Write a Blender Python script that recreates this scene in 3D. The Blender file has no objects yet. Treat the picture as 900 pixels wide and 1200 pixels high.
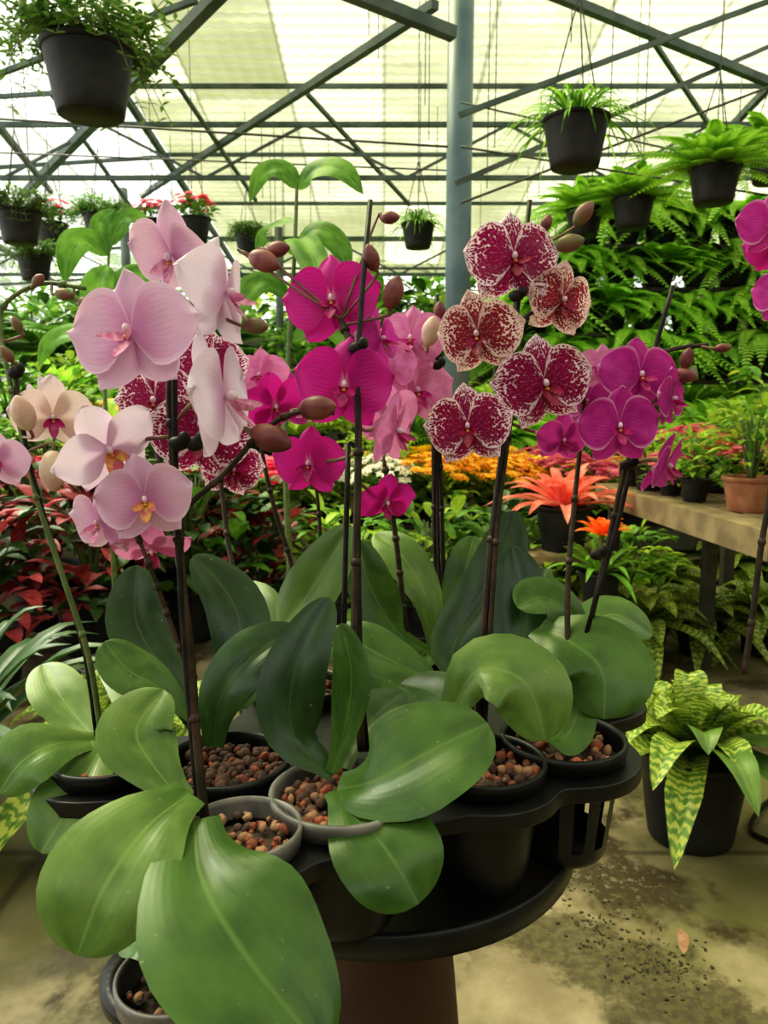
import bpy, math, random
from mathutils import Vector, Matrix
R=random.Random(7)
V=Vector
# ------------------------------------------------------------ camera
PITCH=math.atan(120/900)
CAM=V((0,0,1.0)); FW=V((0,math.cos(PITCH),-math.sin(PITCH))); UP=V((0,math.sin(PITCH),math.cos(PITCH))); RT=V((1,0,0))
def W(px,py,d):
    return CAM+(FW+RT*((px-450)/900)+UP*((600-py)/900))*d
def onz(px,py,z):
    r=FW+RT*((px-450)/900)+UP*((600-py)/900)
    return CAM+r*((z-CAM.z)/r.z)
sc=bpy.context.scene
cam=bpy.data.cameras.new('camera'); co=bpy.data.objects.new('camera',cam); sc.collection.objects.link(co)
cam.sensor_fit='VERTICAL'; cam.sensor_height=24; cam.sensor_width=18; cam.lens=24*900/1200
co.location=CAM; co.rotation_euler=(math.pi/2-PITCH,0,0); cam.clip_start=0.02; cam.clip_end=200
cam.dof.use_dof=True; cam.dof.focus_distance=.72; cam.dof.aperture_fstop=9
sc.camera=co
# ------------------------------------------------------------ materials
class NT:
    def __init__(s,name):
        s.m=bpy.data.materials.new(name); s.m.use_nodes=True; s.t=s.m.node_tree; s.t.nodes.clear()
        s.out=s.t.nodes.new('ShaderNodeOutputMaterial')
    def n(s,ty,**k):
        x=s.t.nodes.new(ty)
        for a,b in k.items(): setattr(x,a,b)
        return x
    def set(s,sock,val):
        if isinstance(val,bpy.types.NodeSocket): s.t.links.new(val,sock)
        else:
            if sock.type=='RGBA' and len(val)==3: val=(*val,1)
            sock.default_value=val
    def math(s,op,a,b=0.0,clamp=False):
        x=s.n('ShaderNodeMath',operation=op,use_clamp=clamp); s.set(x.inputs[0],a); s.set(x.inputs[1],b); return x.outputs[0]
    def mix(s,f,a,b,bt='MIX'):
        x=s.n('ShaderNodeMix',data_type='RGBA',blend_type=bt); s.set(x.inputs[0],f); s.set(x.inputs[6],a); s.set(x.inputs[7],b); return x.outputs[2]
    def ss(s,v,lo,hi):
        x=s.n('ShaderNodeMapRange',interpolation_type='SMOOTHSTEP'); s.set(x.inputs[0],v); x.inputs[1].default_value=lo; x.inputs[2].default_value=hi; return x.outputs[0]
    def uv(s):
        x=s.n('ShaderNodeUVMap'); y=s.n('ShaderNodeSeparateXYZ'); s.t.links.new(x.outputs[0],y.inputs[0]); return x.outputs[0],y.outputs[0],y.outputs[1]
    def obj(s,scale=(1,1,1)):
        x=s.n('ShaderNodeTexCoord'); m=s.n('ShaderNodeMapping'); s.t.links.new(x.outputs['Object'],m.inputs[0]); m.inputs['Scale'].default_value=scale; return m.outputs[0]
    def scl(s,vec,scale):
        m=s.n('ShaderNodeMapping'); s.t.links.new(vec,m.inputs[0]); m.inputs['Scale'].default_value=scale; return m.outputs[0]
    def noise(s,vec,scale,detail=3,rough=.5):
        x=s.n('ShaderNodeTexNoise'); s.t.links.new(vec,x.inputs['Vector']); x.inputs['Scale'].default_value=scale; x.inputs['Detail'].default_value=detail; x.inputs['Roughness'].default_value=rough; return x.outputs[0]
    def voro(s,vec,scale,out=0,feat='F1'):
        x=s.n('ShaderNodeTexVoronoi',feature=feat); s.t.links.new(vec,x.inputs['Vector']); x.inputs['Scale'].default_value=scale; return x.outputs[out]
    def rnd(s):
        return s.n('ShaderNodeObjectInfo').outputs['Random']
    def fin(s,col,rough=.5,tr=0,trcol=None,spec=.5,bump=None,bs=.3,bd=.002,metal=0,coat=0,sheen=0):
        b=s.n('ShaderNodeBsdfPrincipled'); s.set(b.inputs['Base Color'],col); s.set(b.inputs['Roughness'],rough)
        b.inputs['Specular IOR Level'].default_value=spec; b.inputs['Metallic'].default_value=metal; b.inputs['Coat Weight'].default_value=coat
        if bump is not None:
            u=s.n('ShaderNodeBump'); s.set(u.inputs['Height'],bump); u.inputs['Strength'].default_value=bs; u.inputs['Distance'].default_value=bd
            s.t.links.new(u.outputs[0],b.inputs['Normal'])
        o=b.outputs[0]
        if tr>0:
            t=s.n('ShaderNodeBsdfTranslucent'); s.set(t.inputs[0],trcol if trcol is not None else col)
            mx=s.n('ShaderNodeMixShader'); mx.inputs[0].default_value=tr
            s.t.links.new(o,mx.inputs[1]); s.t.links.new(t.outputs[0],mx.inputs[2]); o=mx.outputs[0]
        s.t.links.new(o,s.out.inputs[0]); return s.m

def simple(name,c1,c2,scale=8,rough=.6,tr=0,spec=.5,bump=0,metal=0):
    t=NT(name); o=t.obj(); f=t.noise(o,scale,4); col=t.mix(t.ss(f,.35,.65),c1,c2)
    return t.fin(col,rough,tr,spec=spec,bump=f if bump else None,bs=bump,metal=metal)

def leafmat(name,dark,light,rib,rough=.38,tr=.12,rnd=.25,veins=24,spec=.32,mot=1.0):
    t=NT(name); uv,u,v=t.uv(); e=t.math('ABSOLUTE',t.math('SUBTRACT',v,.5))
    n=t.noise(t.scl(uv,(3,2,1)),1.6,3); o=t.obj(); n2=t.noise(o,11,3)
    f=t.math('ADD',t.math('MULTIPLY',n,.5),t.math('MULTIPLY',n2,.5))
    col=t.mix(t.ss(f,.36,.64),dark,light)
    w=t.math('SINE',t.math('MULTIPLY',v,veins*6.28)); col=t.mix(t.math('MULTIPLY',t.ss(w,.2,1),.10),col,light)
    col=t.mix(t.math('MULTIPLY',t.ss(e,.03,.0),.6),col,rib)
    hs=t.n('ShaderNodeHueSaturation'); t.set(hs.inputs['Color'],col)
    t.set(hs.inputs['Value'],t.math('ADD',t.math('MULTIPLY',t.rnd(),rnd*2),1-rnd))
    sp=t.ss(t.noise(o,190,2),.71,.76)
    c2=t.mix(t.math('MULTIPLY',sp,.3),hs.outputs[0],(.4,.4,.25))
    return t.fin(c2,t.math('ADD',t.math('MULTIPLY',n2,.25),rough-.12),tr,spec=spec,bump=w,bs=.035,bd=.0006)

L_or=leafmat('orchid_leaf',(.030,.082,.011),(.072,.155,.022),(.13,.23,.045),rough=.33,rnd=.08,spec=.42,tr=.10,veins=15)
L_or2=leafmat('orchid_leaf_light',(.070,.145,.027),(.15,.245,.052),(.21,.32,.08),rough=.34,rnd=.08,spec=.42,tr=.10,veins=15)
L_or3=leafmat('orchid_leaf_dark',(.010,.036,.008),(.030,.078,.015),(.055,.11,.02),rough=.31,rnd=.08,spec=.4,tr=.07,veins=15)
L_fern=leafmat('fern_leaf',(.20,.48,.03),(.46,.74,.09),(.5,.75,.12),rough=.5,tr=.45,veins=2)
L_bush=leafmat('bush_leaf',(.06,.18,.015),(.20,.42,.05),(.25,.45,.1),rough=.45,tr=.3,veins=4)
L_lime=leafmat('lime_leaf',(.26,.46,.03),(.54,.68,.09),(.6,.7,.2),rough=.45,tr=.38,veins=4)
L_gry=leafmat('portulaca_leaf',(.14,.27,.07),(.30,.46,.16),(.3,.4,.2),rough=.5,tr=.35,veins=2)
L_red=leafmat('red_foliage',(.14,.012,.016),(.44,.06,.07),(.4,.1,.08),rough=.45,tr=.28,veins=4)
L_pinkfol=leafmat('pink_foliage',(.66,.10,.08),(.94,.34,.26),(.9,.4,.3),rough=.45,tr=.35,veins=4)
L_dk=leafmat('dark_leaf',(.018,.055,.014),(.06,.13,.03),(.1,.18,.05),rough=.4,tr=.12,veins=6)
def bandmat():
    t=NT('banded_leaf'); uv,u,v=t.uv(); n=t.noise(t.scl(uv,(8,3,1)),1.6,3,.6)
    w=t.math('SINE',t.math('ADD',t.math('MULTIPLY',u,110),t.math('MULTIPLY',n,12)))
    k=t.noise(t.scl(uv,(3,1.5,1)),2,2)
    f=t.math('MULTIPLY',t.math('MULTIPLY',t.ss(w,-.3,.6),t.ss(k,.28,.5)),.9)
    g=t.mix(t.ss(k,.35,.65),(.08,.19,.02),(.20,.34,.05))
    col=t.mix(f,g,(.56,.60,.12))
    return t.fin(col,.38,.25,spec=.4)
L_band=bandmat()
# petals
def petal(name,kind):
    t=NT(name); uv,u,v=t.uv(); e=t.math('MULTIPLY',t.math('ABSOLUTE',t.math('SUBTRACT',v,.5)),2)
    nz=t.noise(t.scl(uv,(2,3,1)),2,3)
    br=t.math('SINE',t.math('ADD',t.math('MULTIPLY',v,95),t.math('MULTIPLY',t.noise(t.scl(uv,(3,4,1)),2.5,3),9)))
    vein=t.math('MULTIPLY',t.ss(br,.55,1),t.ss(u,1.0,.45))
    br2=t.noise(t.scl(uv,(14,40,1)),1,3)
    if kind=='magenta':
        col=t.mix(t.ss(t.math('ADD',u,t.math('MULTIPLY',nz,.5)),.2,1.2),(.46,.004,.21),(.62,.03,.34))
        col=t.mix(t.math('MULTIPLY',vein,.6),col,(.22,.0,.08)); col=t.mix(t.math('MULTIPLY',t.ss(u,.14,.02),.7),col,(.8,.5,.7)); tc=(.70,.02,.36)
    elif kind=='vivid':
        col=t.mix(t.ss(nz,.3,.7),(.42,.012,.25),(.58,.04,.38)); col=t.mix(t.math('MULTIPLY',vein,.65),col,(.20,.0,.10))
        ed=t.math('MAXIMUM',t.ss(e,.86,.97),t.ss(u,.93,.98)); col=t.mix(t.math('MULTIPLY',ed,.7),col,(.85,.5,.75)); tc=(.62,.05,.40)
    elif kind=='pale':
        col=t.mix(t.ss(t.math('ADD',u,t.math('MULTIPLY',nz,.3)),.15,.85),(.56,.20,.44),(.71,.44,.66))
        col=t.mix(t.ss(t.math('MAXIMUM',u,e),.78,1),col,(.78,.60,.76))
        col=t.mix(t.math('MULTIPLY',vein,.35),col,(.50,.15,.38)); tc=(.77,.50,.72)
    elif kind=='white':
        col=t.mix(t.ss(u,.0,.6),(.70,.38,.60),(.78,.66,.79)); col=t.mix(t.math('MULTIPLY',vein,.25),col,(.60,.35,.56)); tc=(.80,.65,.79)
    elif kind=='pink':
        col=t.mix(t.ss(nz,.3,.7),(.62,.14,.40),(.74,.30,.55)); col=t.mix(t.math('MULTIPLY',vein,.45),col,(.5,.04,.26)); tc=(.8,.3,.57)
    elif kind=='cream':
        col=t.mix(t.ss(u,.1,.7),(.72,.50,.42),(.80,.62,.66)); tc=(.83,.67,.66)
    else:
        if kind=='spot': dk,lt=(.26,.002,.070),(.85,.68,.78)
        else: dk,lt=(.25,.010,.040),(.83,.63,.62)
        p=t.scl(uv,(1,1.3,1))
        dn=t.noise(t.scl(uv,(3,4,1)),4,2)
        d=t.voro(p,18)
        edge=t.math('MAXIMUM',t.math('POWER',u,2.0),t.math('POWER',e,2.6))
        thr=t.math('SUBTRACT',t.math('ADD',.93 if kind=='spot' else .82,t.math('MULTIPLY',dn,.16)),t.math('MULTIPLY',edge,.72))
        f=t.ss(t.math('SUBTRACT',thr,d),-.06,.06)
        col=t.mix(f,lt,dk)
        col=t.mix(t.math('MULTIPLY',t.math('MULTIPLY',t.ss(br2,.55,.63),t.ss(u,.95,.4)),.45),col,(.62,.18,.38) if kind=='spot' else (.66,.38,.24))
        col=t.mix(t.math('MULTIPLY',t.math('MAXIMUM',t.ss(u,.95,.99),t.ss(e,.93,1)),.5),col,lt)
        tc=col
    return t.fin(col,.45,.32,trcol=tc,spec=.3,bump=br,bs=.08,bd=.0005)
PM={k:petal('petal_'+k,k) for k in ['magenta','vivid','pale','white','pink','cream','spot','brown']}
LIPM={'magenta':simple('lip_magenta',(.30,.0,.10),(.55,.02,.22),200,.4,.15),
      'yellow':simple('lip_yellow',(.75,.42,.10),(.62,.12,.20),150,.4,.2),
      'wine':simple('lip_wine',(.16,.0,.02),(.36,.01,.08),200,.4,.15),
      'pale':simple('lip_pink',(.62,.16,.36),(.75,.38,.52),200,.4,.15)}
M_col=simple('column_white',(.82,.70,.76),(.7,.45,.6),100,.4,.1)
M_cal=simple('callus_yellow',(.75,.45,.05),(.5,.1,.05),300,.5)
M_stem=simple('stem_brown_green',(.022,.020,.010),(.060,.036,.024),60,.5,spec=.25)
M_stemg=simple('stem_green',(.07,.12,.025),(.13,.17,.05),60,.5)
M_ped=simple('pedicel',(.22,.07,.09),(.22,.18,.08),50,.45,.1)
M_stake=simple('stake_black',(.008,.007,.006),(.022,.018,.016),80,.5,spec=.25)
M_budr=simple('bud_wine',(.15,.03,.045),(.28,.09,.08),60,.45,.1)
M_budg=simple('bud_green',(.16,.15,.05),(.24,.09,.08),60,.45,.1)
M_budc=simple('bud_cream',(.66,.42,.36),(.70,.58,.45),60,.45,.2)
M_pot=simple('black_plastic',(.006,.006,.007),(.012,.012,.012),30,.38,spec=.32)
M_pot2=simple('dark_planter',(.012,.012,.013),(.028,.027,.026),10,.5,spec=.28)
M_potg=simple('grey_plastic_rim',(.10,.095,.09),(.20,.185,.17),30,.4)
M_chip=simple('brick_chip',(.36,.10,.045),(.18,.055,.03),45,.85,bump=.4)
M_chip2=simple('bark_chip',(.05,.028,.020),(.12,.06,.04),60,.85,bump=.4)
M_chip3=simple('tan_chip',(.38,.22,.12),(.28,.14,.08),60,.85,bump=.4)
M_soil=simple('soil',(.030,.020,.012),(.08,.05,.03),60,.95,bump=.5)
M_moss=simple('moss_clump',(.07,.08,.02),(.13,.13,.04),60,.95,bump=.5)
M_terra=simple('terracotta',(.30,.11,.05),(.42,.19,.10),20,.8,bump=.2)
M_ped_st=simple('pedestal_brown',(.024,.011,.008),(.060,.026,.016),6,.6,bump=.1,spec=.3)
M_wood=simple('weathered_wood',(.32,.235,.13),(.18,.13,.07),9,.8,bump=.2)
M_bench=simple('bench_metal',(.05,.05,.04),(.10,.09,.07),9,.7)
M_steel=simple('painted_steel_green',(.060,.085,.076),(.11,.14,.13),5,.55,spec=.3)
M_post=simple('painted_post_blue',(.085,.145,.185),(.14,.21,.25),4,.45)
M_wire=simple('wire',(.03,.03,.03),(.06,.06,.05),9,.5)
FL={'yellow':simple('flower_yellow',(.92,.68,.03),(.88,.55,.02),30,.6,.3),'orange':simple('flower_orange',(.95,.38,.01),(.93,.56,.02),30,.6,.3),
    'red':simple('flower_red',(.88,.01,.08),(.92,.03,.18),30,.6,.3),'white':simple('flower_white',(.85,.85,.78),(.8,.78,.6),30,.6,.3),
    'pinkf':simple('flower_pink',(.84,.12,.28),(.88,.30,.45),30,.6,.3)}
# ------------------------------------------------------------ mesh builder
def cr(pts,n):
    pts=[V(p) for p in pts]
    if len(pts)==2: return [pts[0].lerp(pts[1],i/(n-1)) for i in range(n)]
    P=[pts[0]*2-pts[1]]+pts+[pts[-1]*2-pts[-2]]; out=[]; S=len(pts)-1
    for i in range(n):
        t=i/(n-1)*S; k=min(int(t),S-1); t-=k
        a,b,c,d=P[k:k+4]
        out.append(.5*((2*b)+(c-a)*t+(2*a-5*b+4*c-d)*t*t+(3*b-a-3*c+d)*t**3))
    return out
class MB:
    def __init__(s): s.v=[];s.f=[];s.m=[];s.uv=[];s.mats=[]
    def mi(s,mat):
        if mat not in s.mats: s.mats.append(mat)
        return s.mats.index(mat)
    def grid(s,rows,mat,close=False,uvs=None,skip=None):
        b=len(s.v); n=len(rows); m=len(rows[0]); k=s.mi(mat)
        for i,r in enumerate(rows):
            for j,p in enumerate(r):
                s.v.append(tuple(p)); s.uv.append(uvs[i][j] if uvs else (i/(n-1),j/(m-1) if m>1 else 0))
        for i in range(n-1):
            for j in range(m if close else m-1):
                if skip and skip(i,j): continue
                j2=(j+1)%m
                s.f.append((b+i*m+j,b+i*m+j2,b+(i+1)*m+j2,b+(i+1)*m+j)); s.m.append(k)
    def tube(s,pts,rad,mat,n=7,res=None,cap=True):
        if res: 
            pts=cr(pts,res)
        pts=[V(p) for p in pts]; N=len(pts)
        if not hasattr(rad,'__len__'): rad=[rad]*N
        elif len(rad)==2 and N!=2: rad=[rad[0]+(rad[1]-rad[0])*i/(N-1) for i in range(N)]
        rows=[]; ref=None
        for i,p in enumerate(pts):
            t=(pts[min(i+1,N-1)]-pts[max(i-1,0)]).normalized()
            if ref is None:
                ref=t.orthogonal().normalized()
            ref=(ref-t*ref.dot(t)).normalized(); b=t.cross(ref)
            rows.append([p+(ref*math.cos(a)+b*math.sin(a))*rad[i] for a in [6.28318*j/n for j in range(n)]])
        if cap: rows=[[pts[0]]*n]+rows+[[pts[-1]]*n]
        s.grid(rows,mat,close=True)
    def box(s,a,b,w,h,mat):
        a=V(a);b=V(b);t=(b-a).normalized(); u=V((0,0,1)) if abs(t.z)<.95 else V((0,1,0)); x=t.cross(u).normalized()*w/2; y=x.cross(t).normalized()*h/2
        bs=len(s.v); k=s.mi(mat)
        for c in (a,b):
            for q in ((-1,-1),(1,-1),(1,1),(-1,1)): s.v.append(tuple(c+x*q[0]+y*q[1])); s.uv.append((0,0))
        for f in ((0,1,2,3),(7,6,5,4),(0,4,5,1),(1,5,6,2),(2,6,7,3),(3,7,4,0)):
            s.f.append(tuple(bs+i for i in f)); s.m.append(k)
    def ell(s,c,ax,mat,n=10,m=7,point=0):
        rows=[]
        for i in range(m+1):
            th=math.pi*i/m; r=math.sin(th); z=math.cos(th)
            if point and z>0: r*=1-point*z*z
            rows.append([c+ax[0]*r*math.cos(6.28318*j/n)+ax[1]*r*math.sin(6.28318*j/n)+ax[2]*z for j in range(n)])
        s.grid(rows,mat,close=True)
    def lathe(s,c,prof,mat,n=32,skip=None):
        rows=[[c+V((r*math.cos(6.28318*j/n),r*math.sin(6.28318*j/n),z)) for j in range(n)] for r,z in prof]
        s.grid(rows,mat,close=True,skip=skip)
    def leaf(s,pts,width,mat,hint=None,fold=.22,n=16,m=9,prof='orchid',droop=1.0,wob=0):
        n_=n; C=cr(pts,n_*3); rows=[];uvs=[]
        ph=R.random()*6
        for i in range(n_+1):
            t=i/n_; u=1-(1-t)**1.5 if prof=='orchid' else t
            k=u*(len(C)-1); k0=min(int(k),len(C)-2); c=C[k0].lerp(C[k0+1],k-k0)
            tg=(C[min(k0+2,len(C)-1)]-C[max(k0-1,0)]).normalized()
            h=hint if hint is not None else (V((0,0,.75))+(CAM-c).normalized()*.8)
            sd=tg.cross(h)
            if sd.length<1e-4: sd=tg.orthogonal()
            sd.normalize(); nr=sd.cross(tg).normalized()
            if prof=='orchid':
                if u>.58: w=math.sqrt(max(0,1-((u-.58)/.42)**2))
                else:
                    q=u/.58; q=q*q*(3-2*q); w=.34+.66*q
            elif prof=='strap': w=min(1,(1-u)*3.0)**.7*(1-.15*abs(u-.4)) 
            else: w=max(0,math.sin(math.pi*min(1,u**.8)))**.8
            w*=width/2; row=[];ur=[]
            for j in range(m):
                v=-1+2*j/(m-1)
                z=fold*w*(1.7*abs(v)-1.25*droop*v*v)+wob*w*math.sin(u*9+ph+v*1.5)*abs(v)
                row.append(c+sd*v*w+nr*z); ur.append((u,(v+1)/2))
            rows.append(row);uvs.append(ur)
        s.grid(rows,mat,uvs=uvs)
    def obj(s,name,loc=None,parent=None,flat=False):
        me=s.mesh(name,flat); return inst(me,name,loc)
    def mesh(s,name,flat=False):
        me=bpy.data.meshes.new(name); me.from_pydata(s.v,[],s.f); 
        for m in s.mats: me.materials.append(m)
        me.polygons.foreach_set('material_index',s.m); me.polygons.foreach_set('use_smooth',[not flat]*len(s.f))
        ul=me.uv_layers.new(name='UVMap'); li=[0]*len(me.loops); me.loops.foreach_get('vertex_index',li)
        fl=[]; 
        for i in li: fl.extend(s.uv[i])
        ul.data.foreach_set('uv',fl); me.validate(); me.update(); return me
def inst(me,name,loc=None,rot=0,scale=1,tilt=None):
    o=bpy.data.objects.new(name,me); sc.collection.objects.link(o)
    if loc is not None: o.location=loc
    o.rotation_euler=(0,0,rot); o.scale=(scale,)*3
    return o
# ------------------------------------------------------------ flower
def flower(mb,pos,face,roll,S,kind,lip='magenta',sw=.185,pw=.32):
    Z=face.normalized(); Y=(V((0,0,1))-Z*Z.z)
    if Y.length<.05: Y=V((0,1,0))
    Y.normalize(); X=Y.cross(Z); rm=Matrix.Rotation(roll,3,Z); X=rm@X; Y=rm@Y
    pm=PM[kind]
    def part(ang,L,hw,z0,bend,cup,pexp=.85,wexp=.52,mat=pm,n=15,m=11,lift=0,ruf=.016,off=(0,0)):
        ca,sa=math.cos(ang),math.sin(ang); d=X*ca+Y*sa; p=-X*sa+Y*ca; rows=[];uvs=[]; ph=R.random()*6; side=R.uniform(-.03,.03)
        for i in range(n):
            u=(1-math.cos(math.pi*i/(n-1)))/2; w=hw*max(0,math.sin(math.pi*u**pexp))**wexp; row=[];ur=[]
            if i==0: w=hw*.12
            if u<.25: w*=.55+.45*(u/.25)
            for j in range(m):
                v=-1+2*j/(m-1)
                z=z0+lift*u-bend*u*u*L+cup*v*v*w+ruf*math.sin(ph+v*4+u*5)*u+.012*(1-abs(v))**3*u
                q=d*(u*L*(1-.06*v*v))+p*(v*w+side*u*u)+Z*(z)
                row.append(pos+(q+X*off[0]+Y*off[1])*S); ur.append((u,(v+1)/2))
            rows.append(row);uvs.append(ur)
        mb.grid(rows,mat,uvs=uvs)
    r=lambda a:R.uniform(-a,a)
    part(math.pi/2+r(.07),.50,sw,-.03,.10+r(.15),-.25)
    part(math.radians(-50)+r(.08),.49,sw,-.035,.08+r(.15),-.2)
    part(math.radians(-130)+r(.08),.49,sw,-.035,.08+r(.15),-.2)
    part(math.radians(10)+r(.07),.52,pw,.0,.14+r(.2),.10,pexp=.95,ruf=.028)
    part(math.radians(170)+r(.07),.52,pw,.005,.14+r(.2),.10,pexp=.95,ruf=.028)
    lm=LIPM[lip]
    part(-math.pi/2,.21,.060,.05,-.5,.35,mat=lm,n=8,m=7,ruf=0,lift=.05,off=(0,-.02))
    part(math.radians(-35),.12,.045,.04,-1.6,.5,mat=lm,n=6,m=5,ruf=0,lift=.03,off=(.01,-.02))
    part(math.radians(-145),.12,.045,.04,-1.6,.5,mat=lm,n=6,m=5,ruf=0,lift=.03,off=(-.01,-.02))
    mb.ell(pos+(Z*.06+Y*.015)*S,(X*.026*S,Z*.05*S,Y*.04*S),M_col)
    mb.ell(pos+(Z*.075-Y*.045)*S,(X*.022*S,Z*.025*S,Y*.018*S),M_cal,8,5)
def fdir(yaw,pit): 
    y=math.radians(yaw);p=math.radians(pit); return V((math.sin(y)*math.cos(p),-math.cos(y)*math.cos(p),math.sin(p)))
def bud(mb,p,d,L,mat,fat=.62):
    d=d.normalized(); a=d.orthogonal().normalized(); b=d.cross(a)
    mb.ell(p,(a*L*fat/2,b*L*fat/2,d*L/2),mat,12,9,point=.35)
def pot(mb,c,r,h,mat,rimmat=None,fill='chips',slots=False,nchip=70,taper=.74,mats=None):
    b=r*taper; pr=[(0,-h),(b*.96,-h),(b,-h+.004)]
    K=6
    for i in range(1,K+1): pr.append((b+(r*.95-b)*i/K,-h+(h-.016)*i/K))
    sk=(lambda i,j:(i in (3,4,5,6)) and (j%4 in (0,1))) if slots else None
    mb.lathe(c,pr,mat,48,skip=sk)
    rm=rimmat or mat
    mb.lathe(c,[(r*.95,-.016),(r*1.0,-.015),(r*1.03,-.004),(r*1.03,0),(r*.97,.001),(r*.94,-.004),(r*.92,-.03)],rm,48)
    mb.lathe(c,[(r*.935,-.022),(r*.6,-.016),(r*.3,-.014),(0,-.013)],M_soil,32)
    if fill=='chips':
        for i in range(nchip):
            a=R.random()*6.28; q=r*.86*math.sqrt(R.random()); s_=R.uniform(.0025,.0065)*r/.06
            p=c+V((q*math.cos(a),q*math.sin(a),-.014+R.random()*.006))
            x=V((R.gauss(0,1),R.gauss(0,1),R.gauss(0,1))).normalized(); y=x.orthogonal().normalized(); z=x.cross(y)
            mb.ell(p,(x*s_*R.uniform(.8,1.5),y*s_,z*s_*R.uniform(.6,1)),R.choice(mats or [M_chip,M_chip2,M_chip2,M_chip3]),6,4)
# ------------------------------------------------------------ orchids
def nearest(stems,p):
    best=None
    for s in stems:
        for i,q in enumerate(s):
            d=(q-p).length
            if best is None or d<best[0]: best=(d,q,s,i)
    return best
def orchid(potspec,leaves,stems,flowers,buds,name='potted_phalaenopsis_orchid',stakes=(),clips=()):
    mb=MB()
    if potspec:
        px,py,z,r,h,kw=potspec; c=onz(px,py,z); pot(mb,c,r,h,M_pot,**kw)
    for L in leaves:
        pts,w=L[0],L[1]; mat=L[2] if len(L)>2 else L_or; kw=L[3] if len(L)>3 else {}
        mb.leaf([W(*p) for p in pts],w,mat,wob=.05,**kw)
    ss=[]
    for S in stems:
        pts,r=S[0],S[1]; mat=S[2] if len(S)>2 else M_stem
        q=cr([W(*p) for p in pts],36); mb.tube(q,(r*1.1,r*.75),mat,8); ss.append(q)
        for i in range(5,34,7):
            t=(q[i+1]-q[i]).normalized(); mb.tube([q[i]-t*.003,q[i],q[i]+t*.004],[r*1.1,r*1.4,r*1.05],mat,8)
    for S in stakes:
        mb.tube([W(*p) for p in S],.0025,M_stake,8,res=8)
    for c in clips:
        p=W(*c); mb.ell(p,(V((.008,0,0)),V((0,.006,0)),V((0,0,.006))),M_stake,8,6)
        mb.ell(p+V((.006,-.003,.004)),(V((.005,0,0)),V((0,.004,0)),V((0,0,.006))),M_stake,8,6)
    for f in flowers:
        px,py,d,sp,kind,yaw,pit,roll=f[:8]; kw=f[8] if len(f)>8 else {}
        p=W(px,py,d); S=sp/900*d; fc=fdir(yaw,pit); flower(mb,p,fc,math.radians(roll),S,kind,**kw)
        if ss:
            nb=nearest(ss,p-fc*.03+V((0,0,-.01))); q=nb[1]; back=p-fc*S*.22
            mb.tube([q,(q+back)/2+V((0,0,-.004))-fc*.004,back,p-fc*.002],(.0018,.0022),M_ped,6,res=10)
    for b in buds:
        px,py,d,lp,dx,dz,mat=b[:7]; p=W(px,py,d); D=V((dx,-.3,dz)).normalized(); L=lp/900*d
        bud(mb,p,D,L,mat)
        if ss and len(b)<8:
            nb=nearest(ss,p-D*.02); mb.tube([nb[1],p-D*L*.7,p-D*L*.45],(.0014,.0018),M_ped,6,res=6)
    return mb.obj(name)
ZR=.68
up=V((0,0,1))
# front-left orchid, pale pink
orchid((283,968,ZR,.046,.095,dict(rimmat=M_potg,nchip=110,mats=[M_chip,M_chip3,M_chip2])),
 [([(222,930,.60),(172,970,.56),(122,1040,.53),(90,1120,.515)],.092,L_or2),
  ([(228,962,.585),(236,1030,.53),(288,1120,.49),(380,1235,.47)],.113,L_or),
  ([(215,940,.62),(178,895,.635),(160,855,.65),(192,808,.68)],.066,L_or2)],
 [([(240,962,.60),(226,820,.61),(210,640,.615),(202,520,.62),(200,440,.62),(222,365,.63),(243,322,.64)],.0036),
  ([(212,640,.615),(215,600,.61),(265,553,.60),(305,508,.60),(345,484,.60),(392,484,.60)],.0024),
  ([(222,790,.612),(196,720,.61),(178,670,.60),(160,625,.60)],.0022)],
 [(154,390,.58,160,'pale',-14,8,8,dict(lip='pale')),
  (202,300,.66,122,'pale',-30,-30,-10,dict(lip='pale')),
  (264,345,.63,136,'white',72,0,-8,dict(sw=.2,lip='pale')),
  (262,468,.60,162,'white',82,5,5,dict(sw=.2,lip='pale')),
  (126,525,.60,132,'white',42,-25,30,dict(lip='yellow',sw=.17,pw=.25)),
  (170,586,.585,112,'pale',14,0,6,dict(lip='yellow')),
  (118,612,.61,95,'pale',-25,-8,0,dict(lip='pale')),
  (178,642,.62,92,'pink',10,-55,0)],
 [(318,514,.60,54,1,-.35,M_budr),(372,478,.60,48,1,.1,M_budr),(300,382,.64,32,1,-.1,M_budg)],
 stakes=[[(233,955,.605),(216,760,.61),(206,560,.612),(204,380,.615)]],clips=[(208,520,.60),(228,520,.60)])
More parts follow.
